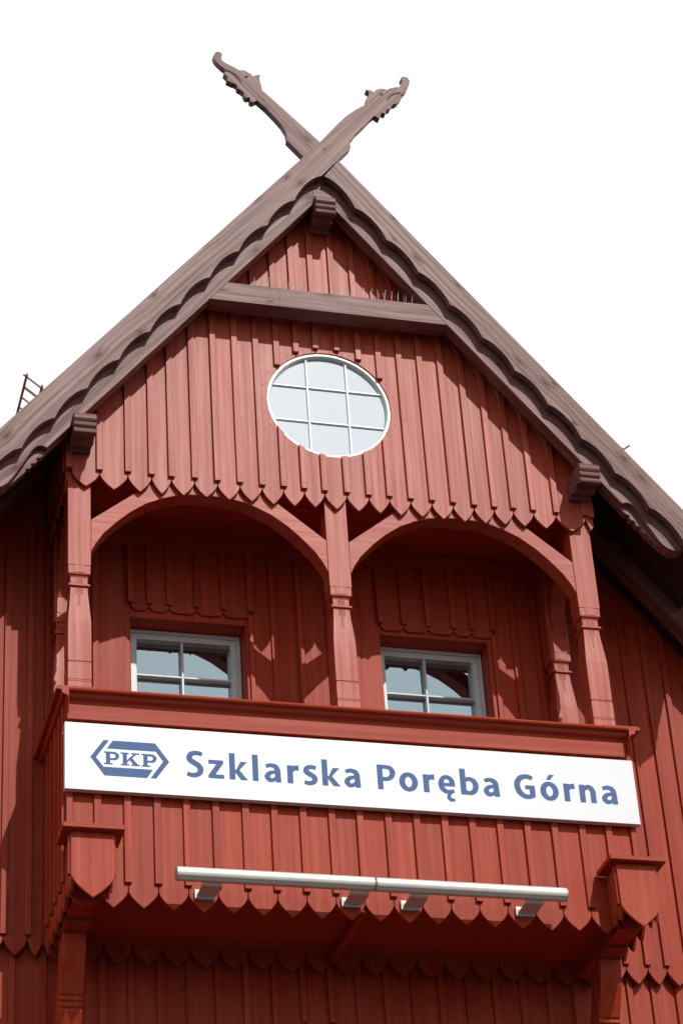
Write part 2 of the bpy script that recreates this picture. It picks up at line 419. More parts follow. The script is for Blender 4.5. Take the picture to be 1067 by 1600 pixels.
# ---- bargeboards with dragon heads
def bite_edge(s0, s1, sd, n_c=-.190, n_m=-.155, pitch=.3335, first=.25):
    """lower edge of a bargeboard: shallow scallops, cusps every third of a metre"""
    out = []; s = first
    while s < s1:
        for k in range(8):
            t = k/8; tt = t**.85
            out.append(sn(sd, s+pitch*t, n_c+(n_m-n_c)*4*tt*(1-tt)*.98))
        s += pitch
    out.append(sn(sd, s, n_c)); return out
def bargeboards():
    yf, yb = -.290, -.236
    M = lambda pts: [(x-.012, z-.035) for x, z in pts]
    # left board, its upper end in front of the other and carved as the right-hand dragon
    edge = bite_edge(.25, 4.1, -1)
    left = [(.141, 4.667), (-.004, 4.466)] + [sn(-1, 4.22, 0), sn(-1, 4.22, -.19)] + list(reversed(edge)) + \
           [(.106, 4.300), (.214, 4.437), (.222, 4.456), (.215, 4.498), (.219, 4.511), (.271, 4.598), (.330, 4.673)]
    mb = MB(); mb.prism(M(left), yf, yb, BL, t=.5); bl = mb.build('bargeboard', H)
    head = [(.141, 4.667), (.214, 4.758), (.287, 4.831), (.351, 4.882), (.362, 4.902), (.371, 4.921), (.370, 4.947), (.380, 4.968), (.392, 4.987),
            (.398, 5.019), (.375, 5.040), (.406, 5.040), (.436, 5.025), (.449, 5.046), (.465, 5.059), (.482, 5.068), (.5, 5.070), (.518, 5.070), (.534, 5.065),
            (.556, 5.081), (.578, 5.093), (.602, 5.103), (.627, 5.108), (.640, 5.124), (.650, 5.143), (.660, 5.177), (.651, 5.202), (.662, 5.216), (.677, 5.222),
            (.692, 5.221), (.704, 5.214), (.714, 5.198), (.717, 5.178), (.711, 5.152), (.700, 5.125), (.688, 5.093), (.672, 5.067), (.654, 5.046), (.635, 5.033),
            (.646, 5.017), (.624, 4.978), (.614, 4.959), (.590, 4.937), (.575, 4.934), (.561, 4.918), (.545, 4.880), (.530, 4.875), (.513, 4.861),
            (.507, 4.825), (.488, 4.833), (.471, 4.823), (.467, 4.797), (.459, 4.773), (.440, 4.780), (.425, 4.795), (.390, 4.757), (.330, 4.673)]
    def dragon(head, par, mat, eye, mouth, dy=0, tn=.5):
        mb = MB(); mb.prism(M(head), yf+dy, yb, mat, t=tn)
        (ex, ez), = M([eye]); mouth = M(mouth)
        mb.prism([(ex+.013*math.cos(k*.5236), ez+.011*math.sin(k*.5236)) for k in range(12)], yf-.001, yf+.01, GROOVE_SHADE_B)
        lo = []; hi = []
        for i, (x, z) in enumerate(mouth):
            w = (.0085, .0075, .0065, .0055, .002)[i]
            a = mouth[max(0, i-1)]; b = mouth[min(len(mouth)-1, i+1)]
            d = Vector((b[0]-a[0], b[1]-a[1])).normalized(); lo.append((x-d.y*w, z+d.x*w)); hi.append((x+d.y*w, z-d.x*w))
        mb.prism(lo+hi[::-1], yf-.001, yf+.01, GROOVE_SHADE_B)  # eye and mouth are raised dark shapes, their shade painted in
        mb.build('dragon_head', par)
    dragon(head, bl, BL, (.488, 5.012), [(.637, 5.056), (.601, 5.041), (.565, 5.017), (.538, 4.981), (.526, 4.948)])
    # right board, halved behind the left one at the crossing
    edge = bite_edge(.25, 4.1, 1)
    mb = MB()
    mb.prism(M([(.124, 4.314), edge[0]] + edge[1:] + [sn(1, 4.22, -.19), sn(1, 4.22, 0)]), yf+.002, yb, BR, t=.35)
    headL = [(-.271, 4.755), (-.352, 4.84), (-.407, 4.896), (-.412, 4.931), (-.414, 4.957), (-.421, 4.98), (-.422, 5.0), (-.424, 5.022), (-.415, 5.047), (-.441, 5.041),
             (-.468, 5.025), (-.487, 5.047), (-.51, 5.059), (-.527, 5.068), (-.543, 5.071), (-.573, 5.066), (-.609, 5.09), (-.640, 5.104), (-.668, 5.119), (-.686, 5.132), (-.699, 5.149),
             (-.699, 5.167), (-.691, 5.195), (-.695, 5.211), (-.704, 5.219), (-.718, 5.222), (-.730, 5.217), (-.743, 5.207), (-.751, 5.188), (-.757, 5.174), (-.754, 5.161), (-.746, 5.139), (-.734, 5.12), (-.702, 5.083),
             (-.664, 5.050), (-.674, 5.035), (-.685, 5.015), (-.660, 4.984), (-.664, 4.948), (-.645, 4.942), (-.628, 4.932), (-.610, 4.929), (-.592, 4.917), (-.590, 4.886), (-.565, 4.873), (-.545, 4.855), (-.545, 4.838),
             (-.540, 4.821), (-.527, 4.805), (-.51, 4.810), (-.5, 4.814), (-.504, 4.792), (-.498, 4.775), (-.482, 4.769), (-.466, 4.780), (-.451, 4.794), (-.391, 4.734), (-.377, 4.717)]
    mb.prism(M([(0, 4.463), (-.115, 4.588), (-.271, 4.755), (-.377, 4.717), (-.329, 4.658), (-.279, 4.588), (-.250, 4.528), (-.243, 4.477), (-.248, 4.446), (-.130, 4.304)]), yf+.002, yb, BR, t=.35)
    br = mb.build('bargeboard', H)
    dragon(headL, br, BR, (-.520, 5.011), [(-.684, 5.046), (-.644, 5.042), (-.605, 5.016), (-.577, 4.981), (-.558, 4.945)], .002, .35)
bargeboards()

# ---- rafters, collar beam, purlin ends
def rafters():
    for sd, mat in ((-1, BL), (1, BR)):
        mb = MB(); P = lambda s, n: sn(sd, s, n-.014-(.014 if sd > 0 else 0))
        low = [P(.372, -.274), P(3.455, -.276), P(3.458, -.256), P(3.468, -.240), P(3.482, -.229), P(3.50, -.223), P(3.525, -.221),
               P(3.56, -.226), P(3.62, -.239), P(3.72, -.256), P(3.80, -.270), P(3.845, -.273), P(3.885, -.265), P(3.915, -.249), P(3.937, -.226), P(3.948, -.200), P(3.95, -.08)]
        mb.prism(low + [P(.120, -.08)], -.210, -.11, mat, t=.7 if sd < 0 else .4)
        low2 = [P(3.40, -.278), P(3.49, -.284), P(3.517, -.281), P(3.53, -.270), P(3.545, -.270), P(3.550, -.286), P(3.575, -.284), P(3.588, -.272), P(3.603, -.272),
                P(3.608, -.286), P(3.632, -.284), P(3.645, -.273), P(3.66, -.274), P(3.664, -.283), P(3.82, -.279), P(3.84, -.26), P(3.80, -.15), P(3.45, -.15)]
        mb.prism(low2, -.166, -.115, mat, t=.6)
        mb.build('rafter', H, .003)
        mb = MB()
        P = lambda s, n: sn(sd, s, n)
        mb.prism([P(.21, -.17), P(5.6, -.17), P(5.65, -.13), P(5.65, -.073), P(.09, -.073)], .44, .58, mat, t=.1)
        mb.build('rafter', H, .004)
    mb = MB(); zb, zt = 2.958, 3.116; xe = lambda z, k: (APEX-k/UX-z)/1.237-.001
    mb.prism([(-xe(zb, .288), zb), (xe(zb, .302), zb), (xe(zt, .302), zt), (-xe(zt, .288), zt)], -.208, -.078, BX, t=.75)
    mb.box(-.362, -.360, -.2088, -.19, zb+.002, zt-.002, GROOVE_SHADE_B)
    mb.build('collar_beam', H, .003)
    for x, z in ((0, 3.801), (-1.709, 1.712), (1.709, 1.705)):
        prof = [(0, .004), (-.030, .004), (-.036, .016), (-.044, .020), (-.088, .020), (-.094, .004), (-.100, .000), (-.150, .000), (-.156, .014), (-.164, .018), (-.212, .016), (-.218, .002), (-.226, -.004),
                (-.250, -.004), (-.258, .002), (-.261, .014), (-.258, .026), (-.250, .034), (-.244, .038), (-.254, .042), (-.264, .052), (-.266, .064), (-.261, .077), (-.251, .083),
                (-.262, .089), (-.270, .102), (-.271, .120), (-.265, .138), (-.254, .148), (-.215, .152), (0, .152)]
        if x == 0: prof = prof[:-2] + [(-.212, .152), (-.209, .26), (0, .26)]
        mb = MB(); w = .0735
        mb.prism([(a-.003, z+b) for a, b in prof], x-w, x+w, BX, 'yz', t=.3)
        mb.build('purlin_end', H, .003)
rafters()

# ---- square post with capital, tapered neck and grooved foot
def post_mesh(mb, x, yc, top, mat=GZ, foot=-.09):
    def rg(z, hw): return [(x-hw, yc-hw, z), (x+hw, yc-hw, z), (x+hw, yc+hw, z), (x-hw, yc+hw, z)]
    pr = [(foot, .0735), (.043, .0735), (.046, .0705), (.050, .0735), (.055, .0735), (.058, .0705), (.062, .0735), (.176, .0735), (.181, .0690), (.187, .0690), (.193, .0725),
          (.30, .0735), (.40, .0735), (.475, .0725), (.53, .0690), (.60, .0630), (.66, .0580), (.715, .0550), (.735, .0550)]
    mb.loft([rg(z, h) for z, h in pr], mat, .55)
    mb.loft([rg(z, h) for z, h in ((.735, .060), (.740, .0685), (.752, .0685), (.757, .060))], mat, .6)
    mb.loft([rg(z, h) for z, h in ((.757, .0545), (.805, .0545), (.822, .0600))], mat, .5)
    mb.loft([rg(z, h) for z, h in ((.822, .0680), (.830, .0705), (.889, .0705))], mat, .55)
    mb.loft([rg(z, h) for z, h in ((.889, .0735), (top, .0735))], mat, .55)
    # tongues running down over the capital, front and sides
    t = .034
    mb.box(x-t, x+t, yc-.0735, yc-.0707, .834, .889, mat, .55)
    mb.box(x-.0735, x-.0707, yc-t, yc+t, .834, .889, mat, .55); mb.box(x+.0707, x+.0735, yc-t, yc+t, .834, .889, mat, .55)
    # carved lines on the neck: raised strips, groove shade put into their colour
    def hwz(z):
        for (a, ha), (b, hb) in zip(pr[:-1], pr[1:]):
            if a <= z <= b: return ha+(hb-ha)*(z-a)/(b-a)
        return .0545
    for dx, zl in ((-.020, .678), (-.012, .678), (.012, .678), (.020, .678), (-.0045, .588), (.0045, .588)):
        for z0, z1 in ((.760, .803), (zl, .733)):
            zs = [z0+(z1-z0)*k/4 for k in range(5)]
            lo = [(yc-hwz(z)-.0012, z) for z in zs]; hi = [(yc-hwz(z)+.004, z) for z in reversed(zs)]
            mb.prism(lo+hi, x+dx-.0016, x+dx+.0016, GROOVE_SHADE, 'yz')
def posts():
    for x in (-1.70, 0, 1.70):
        mb = MB(); post_mesh(mb, x, .105, 1.66); 
        mb.build('post', H, .002)
    for x in (-1.695, 1.695):
        mb = MB(); post_mesh(mb, x, .693, 1.557); mb.build('rear_post', H, .002)
    for sx in (-1, 1):
        # arch between the front posts
        c = sx*.85; hw = .85-.0745
        inner = [(.7755, 1.013), (.745, 1.080), (.695, 1.160), (.609, 1.257), (.522, 1.340), (.417, 1.418), (.312, 1.470), (.216, 1.504), (.119, 1.521), (0, 1.526)]
        pts = [(c+a, b) for a, b in inner] + [(c-a, b) for a, b in inner[:-1][::-1]]
        outer = [(c-hw, 1.259), (c-.333, 1.62), (c+.333, 1.62), (c+hw, 1.259)]
        mb = MB(); mb.prism([(p, q-.018) for p, q in pts + outer], .034, .160, GX); mb.build('arch_brace', H, .003)
        # arch from front post to rear post
        x = sx*1.70
        inner = [(.18, 1.0), (.195, 1.10), (.235, 1.22), (.30, 1.33), (.40, 1.40), (.50, 1.33), (.565, 1.22), (.605, 1.10), (.62, 1.0)]
        mb = MB(); mb.prism(inner + [(.62, 1.62), (.18, 1.62)], x-.05, x+.05, RY, 'yz'); mb.build('arch_brace', H, .003)
    mb = MB()
    mb.box(-1.77, 1.77, .045, .17, 1.622, 1.76, RX)
    mb.build('header_beam', H, .003)
    mb = MB(); mb.box(-1.77, 1.77, .735, .789, 1.557, 1.668, RX); mb.build('wall_plate', H, .003)
    mb = MB(); y = .176
    while y < .78:
        mb.box(-1.77, 1.77, y+.002, min(y+.125, .788), 1.67, 1.69, RX); y += .127
    mb.build('balcony_ceiling', H, .002)
posts()

# ---- side cheeks of the gable box and of the balcony
def cheek(side, ys, zg, zt, zb, top, name, xo, bat=.04, y_end=.775):
    mb = MB()
    for a, b in zip(ys[:-1], ys[1:]):
        hem = ogive(a+.002, b-.002, zg, zt)
        x0, x1 = sorted((side*xo, side*(xo-.02)))
        mb.prism(hem + [(a+.002, top), (b-.002, top)], x0, x1, RZ, 'yz')
    for y in ys[1:-1] + [ys[0]+.022]:
        x0, x1 = sorted((side*(xo+.001), side*(xo+.021)))
        mb.box(x0, x1, y-bat/2, y+bat/2, zb, top-.002, RZ)
    return mb.build(name, H, .002)
for sd in (-1, 1):
    cheek(sd, [.0235, .173, .323, .473, .623, .768], 1.577, 1.470, 1.60, rz(1.79, -.075), 'gable_cheek', 1.790)

# ---- balcony
def balcony():
    g = [-1.79] + [-1.602+.1785*k for k in range(19)] + [1.79]
    mb = MB(); zg, zt, zb = -1.357, -1.462, -1.308
    for i, (a, b) in enumerate(zip(g[:-1], g[1:])):
        yf = random.uniform(-.001, .001)
        mb.prism(ogive(a+.002, b-.002, zg+random.uniform(-.003, .003), zt+random.uniform(-.005, .005)) + [(a+.002, -.12), (b-.002, -.12)], yf, .02, RZ)
    for x in [-1.771] + g[1:-1] + [1.771]:
        j = random.uniform(-.002, .002); ww = .038 if abs(x) > 1.75 else .043
        mb.box(x-ww/2+j, x+ww/2+j, -.021, -.0012, -1.10 if abs(x) > 1.45 else zb, -.12, RZ)
        if abs(x) < 1.45:
            nail(x, -.021, zb+.035); nail(x+.05, 0, zb-.03)
        nail(x+.004, -.021, -.86+random.uniform(-.05, .05))
    mb.build('balcony_front', H, .0025)
    for sd in (-1, 1):
        cheek(sd, [.0215, .175, .330, .485, .640, .770], zg, zt, zb, -.12, 'balcony_cheek', 1.790)
    # handrail: rounded nose, cove, fascia
    nose = [(-.022, -.080), (-.108, -.080), (-.117, -.083), (-.122, -.088), (-.124, -.094), (-.122, -.100), (-.117, -.106), (-.092, -.107), (-.090, -.112), (-.089, -.122), (-.084, -.131),
            (-.074, -.136), (-.062, -.138), (-.052, -.146), (-.047, -.160), (-.047, -.262), (-.022, -.262)]
    mb = MB(); full = [(.16, -.080)] + nose[1:] + [(-.022, -.10), (.16, -.10)]
    mb.loft([[(x, y, z) for y, z in full] for x in (-1.789, 1.789)], RX, .5); mb.build('handrail', H)
    for sd in (-1, 1):
        mb = MB()
        prof = [(sd*(1.79-.022+.008-y-.022+.022), z) for y, z in nose]
        pr = [(sd*1.62, -.079)]
        for y, z in nose[1:-1]: pr.append((sd*(1.768+(-y-.022)), z+.001 if z > -.2 else -.250))
        pr += [(sd*1.7915, -.250), (sd*1.7915, -.101), (sd*1.62, -.101)]
        mb.prism(pr, -.122, .786, RY, 'xz', .5); mb.build('handrail', H)
    # floor and joists seen from below
    mb = MB(); y = .022
    while y < .78:
        mb.box(-1.768, 1.768, y+.002, min(y+.15, .788), -1.335, -1.31, RX); y += .152
    mb.build('balcony_floor', H, .002)
    mb = MB(); mb.box(-.022, .022, .03, .786, -1.40, -1.336, RY); mb.build('joist', H, .003)
    for sd in (-1, 1):
        x = sd*1.675; w = .072
        mb = MB(); mb.box(x-w, x+w, .022, .786, -1.425, -1.337, RY, .2); mb.box(x-w-.004, x+w+.004, .26, .40, -1.455, -1.4255, RY, .1)
        nails.prism([(x-.02+.008*math.cos(k), -1.385+.008*math.sin(k)) for k in range(6)], .019, .03, STEEL)
        mb.build('joist', H, .003)
        # knee brace curving from the joist down to the wall, with rope grooves
        front = [(.335, -1.457), (.345, -1.52), (.375, -1.62), (.42, -1.72), (.455, -1.785), (.458, -1.790), (.470, -1.796), (.474, -1.804), (.466, -1.812), (.468, -1.822), (.482, -1.830),
                 (.486, -1.838), (.478, -1.846), (.480, -1.856), (.494, -1.864), (.498, -1.872), (.492, -1.880), (.53, -1.95), (.60, -2.06), (.70, -2.16), (.845, -2.22)]
        front = [(y+.05 if y < .8 else y, z) for y, z in front]
        mb = MB(); mb.prism(front + [(.845, -1.98), (.70, -1.80), (.58, -1.60), (.54, -1.457)], x-.069, x+.069, RZ, 'yz', .5)
        mb.build('knee_brace', H, .003)
        # corner box: shield front, side cheeks, little roof board
        xi, xo = sd*1.543, sd*1.797; x0, x1 = sorted((xi, xo))
        mb = MB()
        mb.prism(ogive(x0, x1, -1.372, -1.512, 12) + [(x0, -1.10), (x1, -1.10)], -.222, -.200, RZ, 'xz', .7)
        for xs in (x0+.004, x1-.024):
            mb.prism(ogive(-.199, -.105, -1.36, -1.45, 6) + [(-.199, -1.10), (-.105, -1.10)], xs, xs+.02, RZ, 'yz', .45)
            mb.prism(ogive(-.103, -.023, -1.36, -1.45, 6) + [(-.103, -1.10), (-.023, -1.10)], xs, xs+.02, RZ, 'yz', .45)
        for xs in (x0-.012, x1-.006):
            mb.box(xs, xs+.018, -.199, -.165, -1.36, -1.10, RZ)
        for dx, dz in ((.08, -1.20), (.18, -1.20), (.12, -1.285)): nail(x0+dx, -.222, dz, .004)
        cb = mb.build('corner_box', H, .003)
        mb = MB(); mb.box(x0-.055, x1+.055, -.275, -.022, -1.099, -1.068, RX, .5); mb.build('box_cap', cb, .003)
balcony()

# ---- main wall behind the balcony, and its windows
YW = .79
def main_wall():
    mb = MB(); yb = .83; zg, zt, zb = -1.335, -1.437, -1.31
    # upper wall behind the balcony with two openings
    wins = ((-1.235, -.460, 1.006), (.475, 1.238, 1.022)); zs = -.28
    xs = [-1.80, -1.470, -1.2352, -.4598, -.265, -.082, .12, .30, .4748, 1.2382, 1.434, 1.60, 1.80]
    for a, b in zip(xs[:-1], xs[1:]):
        w = [q for q in wins if q[0]-.001 <= a+.0001 and b <= q[1]+.001]
        a2, b2 = a+.001, b-.001
        if w:
            mb.box(a, b, YW, yb, w[0][2], 1.70, RZ); mb.box(a, b, YW, yb, -1.30, zs, RZ)
        else: mb.box(a2, b2, YW, yb, -1.30, 1.70, RZ)
    for x in (-1.470, -.265, -.082, .12, .30, 1.434, 1.60): mb.box(x-.020, x+.020, YW-.021, YW-.0005, -1.28, 1.556, RZ)
    for x in (.463, .487): pass
    # short boards hung over the window heads
    for gs in ([-1.236, -1.11, -.975, -.790, -.610, -.425], [.480, .645, .820, 1.0, 1.130, 1.282]):
        for a, b in zip(gs[:-1], gs[1:]):
            c = .030; zt_ = 1.052; zgg = 1.083
            mb.prism([(a+.0015, zgg), (a+c*.45, zt_+.014), (a+c, zt_), (b-c, zt_), (b-c*.45, zt_+.014), (b-.0015, zgg), (b-.0015, 1.556), (a+.0015, 1.556)], YW-.019, YW-.0005, RZ)
        for x in gs: mb.box(x-.020, x+.020, YW-.040, YW-.0195, 1.101, 1.5565, RZ)
    # edge boards of the openings
    mb.box(-.440, -.4095, YW-.020, YW-.0005, -1.28, 1.08, RZ); mb.box(1.265, 1.300, YW-.020, YW-.0005, -1.28, 1.08, RZ)
    # pointed hem below the balcony floor
    g = [-1.80] + [-1.61+.18*k for k in range(19)] + [1.80]
    for a, b in zip(g[:-1], g[1:]):
        mb.prism(ogive(a+.002, b-.002, zg-.015, zt-.02) + [(a+.002, -1.30), (b-.002, -1.30)], YW+random.uniform(-.001, .001), yb, RZ)
    # left and right of the balcony
    for sd in (-1, 1):
        base = 1.80; gs = []
        x = 1.80; step = [.148, .131, .150, .138, .143, .152]
        k = 0
        gs = [1.80]
        first = 1.895 if sd < 0 else 1.944
        x = first
        while x < HALF-.02: gs.append(x); x += step[k % 6]; k += 1
        gs.append(HALF)
        for a, b in zip(gs[:-1], gs[1:]):
            p, q = sorted((sd*a, sd*b))
            mb.prism(ogive(p+.002, q-.002, zg, zt) + [(p+.002, rz(p, -.072)), (q-.002, rz(q, -.072))], YW+random.uniform(-.001, .001), yb, RZ)
        for x in gs[1:-1]:
            mb.box(sd*x-.020, sd*x+.020, YW-.021, YW-.0012, zb, rz(x, -.10), RZ)
            nail(sd*x, YW-.021, zb+.03); nail(sd*x+.05, YW, -.2+random.uniform(-.2, .2)); nail(sd*x, YW-.021, -.35+random.uniform(-.2, .2)); nail(sd*x+.06, YW, zb+.1)
        roof_trim(mb, sorted(sd*v for v in gs), YW-.017, YW-.0012, -.195, .04, RZ)
    o = mb.build('upper_wall', H, .0025)
    # reveals and windows
    for (a, b, zt_) in wins:
        mb = MB(); t = .02
        mb.box(a-t, a-.0005, yb+.0005, 1.06, zs-.02, zt_+t, RZ); mb.box(b+.0005, b+t, yb+.0005, 1.06, zs-.02, zt_+t, RZ)
        mb.box(a, b, yb+.0005, 1.06, zt_+.0005, zt_+t, RX); mb.box(a, b, YW-.03, 1.06, zs-.02, zs-.001, RX)
        mb.build('window_reveal', H)
        y0 = .935; zf = zt_-.003; x0, x1 = a+.003, b-.003
        mb = MB(); fw = .040
        def frame(x0, x1, z0, z1, w, y0, y1, mat):
            out = [(x0, z0), (x1, z0), (x1, z1), (x0, z1)]; inn = [(x0+w, z0+w), (x1-w, z0+w), (x1-w, z1-w), (x0+w, z1-w)]
            vs_ = [(p[0], y0, p[1]) for p in out+inn] + [(p[0], y1, p[1]) for p in out+inn]; fs = []
            for k in range(4):
                l = (k+1) % 4
                fs += [[k, l, 4+l, 4+k], [8+k, 12+k, 12+l, 8+l], [k, 8+k, 8+l, l], [4+k, 4+l, 12+l, 12+k]]
            mb.add(vs_, fs, mat, .5)
        frame(x0, x1, zs, zf, .024, y0, 1.03, GREYW)
        frame(x0+.0242, x1-.0242, zs+.0242, zf-.0242, .042, y0+.010, 1.025, GREYW)
        w = mb.build('window', H, .003)
        gx0, gx1, gz0, gz1 = x0+.0664, x1-.0664, zs+.0664, zf-.0664
        mb = MB(); xm = (-.857 if a < 0 else .829)
        bar_profile(mb, xm-.010, xm+.010, gz0, gz1, y0+.018, .998, GREYW, True)
        for z in (.668, .402, .136):
            for p, q in ((gx0, xm-.0103), (xm+.0103, gx1)): bar_profile(mb, p, q, z-.009, z+.009, y0+.019, .998, GREYW, False)
        mb.build('muntin', w)
        mb = MB(); mb.box(gx0-.005, gx1+.005, 1.000, 1.008, gz0-.005, gz1+.005, GLASS); mb.build('pane', w)
    # lower storey
    mb = MB(); y0 = .86; y1 = .90
    mb.box(-HALF+.05, HALF-.05, y0, y1, -Z0, -1.30, RZ, .4)
    x = -1.075
    bats = [-1.075+.1785*k for k in range(-4, 17)] + [1.97, 2.134, 2.30, 2.46, 2.63, 2.8, 2.97, 3.13] + [-1.98-.15*k for k in range(9)]
    for i, x in enumerate(bats):
        lowz = -1.765 if -.25 < x < .95 else -5.2
        mb.box(x-.020, x+.020, y0-.021, y0-.0005, lowz, -1.345, RZ)
        nail(x, y0-.021, -1.62+random.uniform(-.1, .1)); nail(x+.05, y0, -1.8)
    # window head band below the short battens
    mb.box(-.22, 1.0, y0-.03, y0-.0005, -1.95, -1.80, RX)
    mb.build('lower_wall', H, .0025)
    mb = MB()
    mb.box(-HALF+.06, HALF-.06, .905, 8.6, -Z0, .25, RZ, .4)
    mb.prism([(-HALF+.06, .252), (HALF-.06, .252), (0, APEX-.2)], 1.3, 8.6, RZ)
    mb.build('side_wall', H)
main_wall()
chips = MB(); CH = plain('bare_wood', (.55, .42, .36), .8)
for k in range(9):
    z = .14 - .036*k + random.uniform(-.012, .012); w = random.uniform(.002, .006); h = random.uniform(.006, .022)
    chips.prism([(2.055-w, z), (2.055, z-h*.6), (2.055+w, z+h*.1), (2.055+w*.3, z+h)], YW-.0225, YW-.0205, CH)
chips.build('paint_chips', H)['kind'] = 'stuff'
o = nails.build('nail_heads', H); o['kind'] = 'stuff'

# ------------------------------------------------------------------ station sign
def strokes(mb, pts, w, y, mat, close=False):
    """ribbon of given widths along a smooth path in the xz plane"""
    P = [Vector(p) for p in pts]; n = len(P); out = []
    W = w if isinstance(w, (list, tuple)) else [w]*n
    def cr(i, t):
        g = lambda k: P[k % n] if close else P[min(max(k, 0), n-1)]
        a, b, c, d = g(i-1), g(i), g(i+1), g(i+2)
        return .5*((2*b)+(c-a)*t+(2*a-5*b+4*c-d)*t*t+(3*b-a-3*c+d)*t**3)
    S = []; Q = []
    for i in range(n if close else n-1):
        for k in range(6):
            t = k/6; S.append(cr(i, t)); Q.append(W[i]*(1-t)+W[(i+1) % n]*t)
    if not close: S.append(P[-1]); Q.append(W[-1])
    m = len(S); vs_ = []; fs = []
    for i in range(m):
        a = S[(i-1) % m] if close or i else S[0]; b = S[(i+1) % m] if close or i < m-1 else S[-1]
        d = (b-a).normalized(); nn = Vector((-d.y, d.x))*Q[i]/2
        for s in (nn, -nn):
            vs_ += [(S[i].x+s.x, y, S[i].y+s.y), (S[i].x+s.x, y+.004, S[i].y+s.y)]
    for i in range(m if close else m-1):
        j = (i+1) % m; a, b = i*4, j*4
        fs += [[a, b, b+2, a+2], [a+1, a+3, b+3, b+1], [a, a+1, b+1, b], [a+2, b+2, b+3, a+3]]
    if not close: fs += [[0, 2, 3, 1], [4*m-4, 4*m-3, 4*m-1, 4*m-2]]
    mb.add(vs_, fs, mat, .5)
def station_sign():
    loc = (0, -.022, Z0-.745)
    S = empty('station_sign', loc)
    tag(S, 'long white station name sign with blue lettering fixed across the balcony front', 'sign')
    mb = MB(); yf = -.0655
    mb.box(-1.808, 1.808, yf, -.0225, -.745, -.296, SIGNW, .5)
    k = mb.mi(SIGNEDGE); mb.m[-4:] = [k if i in (0, 2) else q for i, q in enumerate(mb.m[-4:])]
    pan = mb.build('panel', S, .0015, loc)
    mb = MB(); B = BLUE; cnt = [0]
    def y():
        cnt[0] += 1; return yf-.0012-0.00003*cnt[0]
    def poly(pts, ox, oz=-.615): yy = y(); mb.prism([(ox+a, oz+b) for a, b in pts], yy, yf+.001, B, t=.5)
    def rect(ox, a, b, c, d): poly([(a, c), (b, c), (b, d), (a, d)], ox)
    def st(ox, pts, w, close=False): strokes(mb, [(ox+a, -.615+b) for a, b in pts], w, y(), B, close)
    def S_(ox, sx=1, sz=1, w=1):
        st(ox, [(.100*sx, .150*sz), (.082*sx, .157*sz), (.060*sx, .159*sz), (.034*sx, .151*sz), (.021*sx, .130*sz), (.027*sx, .110*sz), (.050*sx, .094*sz), (.075*sx, .078*sz), (.089*sx, .055*sz),
                (.083*sx, .030*sz), (.062*sx, .015*sz), (.035*sx, .012*sz), (.006*sx, .021*sz)], [.028*w, .029*w, .030*w, .032*w, .035*w, .036*w, .036*w, .036*w, .036*w, .034*w, .031*w, .029*w, .028*w])
    def z_(ox): poly([(.002, .124), (.094, .124), (.094, .104), (.044, .027), (.097, .027), (.097, 0), (0, 0), (0, .019), (.050, .097), (.002, .097)], ox)
    def k_(ox):
        rect(ox, 0, .036, 0, .179); poly([(.034, .052), (.064, .064), (.113, 0), (.070, 0)][::1], ox); poly([(.034, .052), (.070, .124), (.112, .124), (.062, .067), (.050, .058)], ox); poly([(.034, .050), (.034, .066), (.064, .072), (.066, .062)], ox)
    def l_(ox): rect(ox, 0, .036, 0, .179)
    def a_(ox):
        st(ox, [(.013, .104), (.034, .113), (.054, .113), (.074, .104), (.083, .084), (.0845, .060), (.086, .030), (.088, 0)], [.024, .026, .028, .033, .036, .036, .035, .033])
        st(ox, [(.080, .069), (.058, .068), (.034, .060), (.0185, .038), (.030, .016), (.050, .013), (.070, .026), (.080, .042)], [.020, .023, .027, .034, .030, .025, .022, .018])
    def r_(ox):
        rect(ox, 0, .036, 0, .122); st(ox, [(.020, .070), (.030, .092), (.048, .105), (.073, .107)], [.022, .030, .033, .036])
    def s_(ox): S_(ox, .80, .755, .93)
    def P_(ox):
        rect(ox, 0, .035, 0, .169); st(ox, [(.030, .155), (.062, .155), (.088, .145), (.0985, .118), (.088, .088), (.062, .073), (.030, .073)], [.026, .027, .031, .036, .031, .027, .026])
    def ring(ox, cx, cz, rx, rz_, n=14):
        st(ox, [(cx+rx*math.cos(2*math.pi*k/n), cz+rz_*math.sin(2*math.pi*k/n)) for k in range(n)], [.027+.010*abs(math.cos(2*math.pi*k/n)) for k in range(n)], True)
    def o_(ox): ring(ox, .0595, .062, .041, .051)
    def e_(ox):
        rect(ox, .030, .107, .050, .072)
        st(ox, [(.092, .056), (.089, .086), (.073, .108), (.052, .113), (.030, .100), (.0185, .066), (.025, .034), (.045, .015), (.070, .012), (.100, .020)], [.032, .033, .029, .026, .030, .036, .034, .029, .026, .024])
        st(ox, [(.082, .006), (.066, -.010), (.064, -.030), (.078, -.043), (.100, -.041)], [.016, .022, .025, .023, .018])
    def b_(ox):
        rect(ox, 0, .036, 0, .179); st(ox, [(.022, .088), (.042, .107), (.070, .108), (.092, .090), (.0985, .060), (.088, .030), (.066, .014), (.044, .014), (.022, .030)], [.020, .026, .029, .034, .036, .034, .028, .025, .020])
    def G_(ox):
        st(ox, [(.122, .142), (.100, .152), (.075, .154), (.044, .142), (.023, .112), (.0195, .080), (.032, .042), (.060, .018), (.090, .013), (.118, .022)], [.028, .029, .031, .034, .037, .038, .037, .033, .029, .027])
        rect(ox, .098, .133, .012, .092); rect(ox, .071, .120, .066, .092)
    def n_(ox):
        rect(ox, 0, .036, 0, .122); st(ox, [(.020, .074), (.036, .098), (.058, .108), (.078, .100), (.0885, .076), (.089, .050), (.089, 0)], [.020, .028, .032, .035, .036, .036, .036])
    def acute(ox): poly([(.046, .142), (.070, .142), (.100, .177), (.066, .177)], ox)
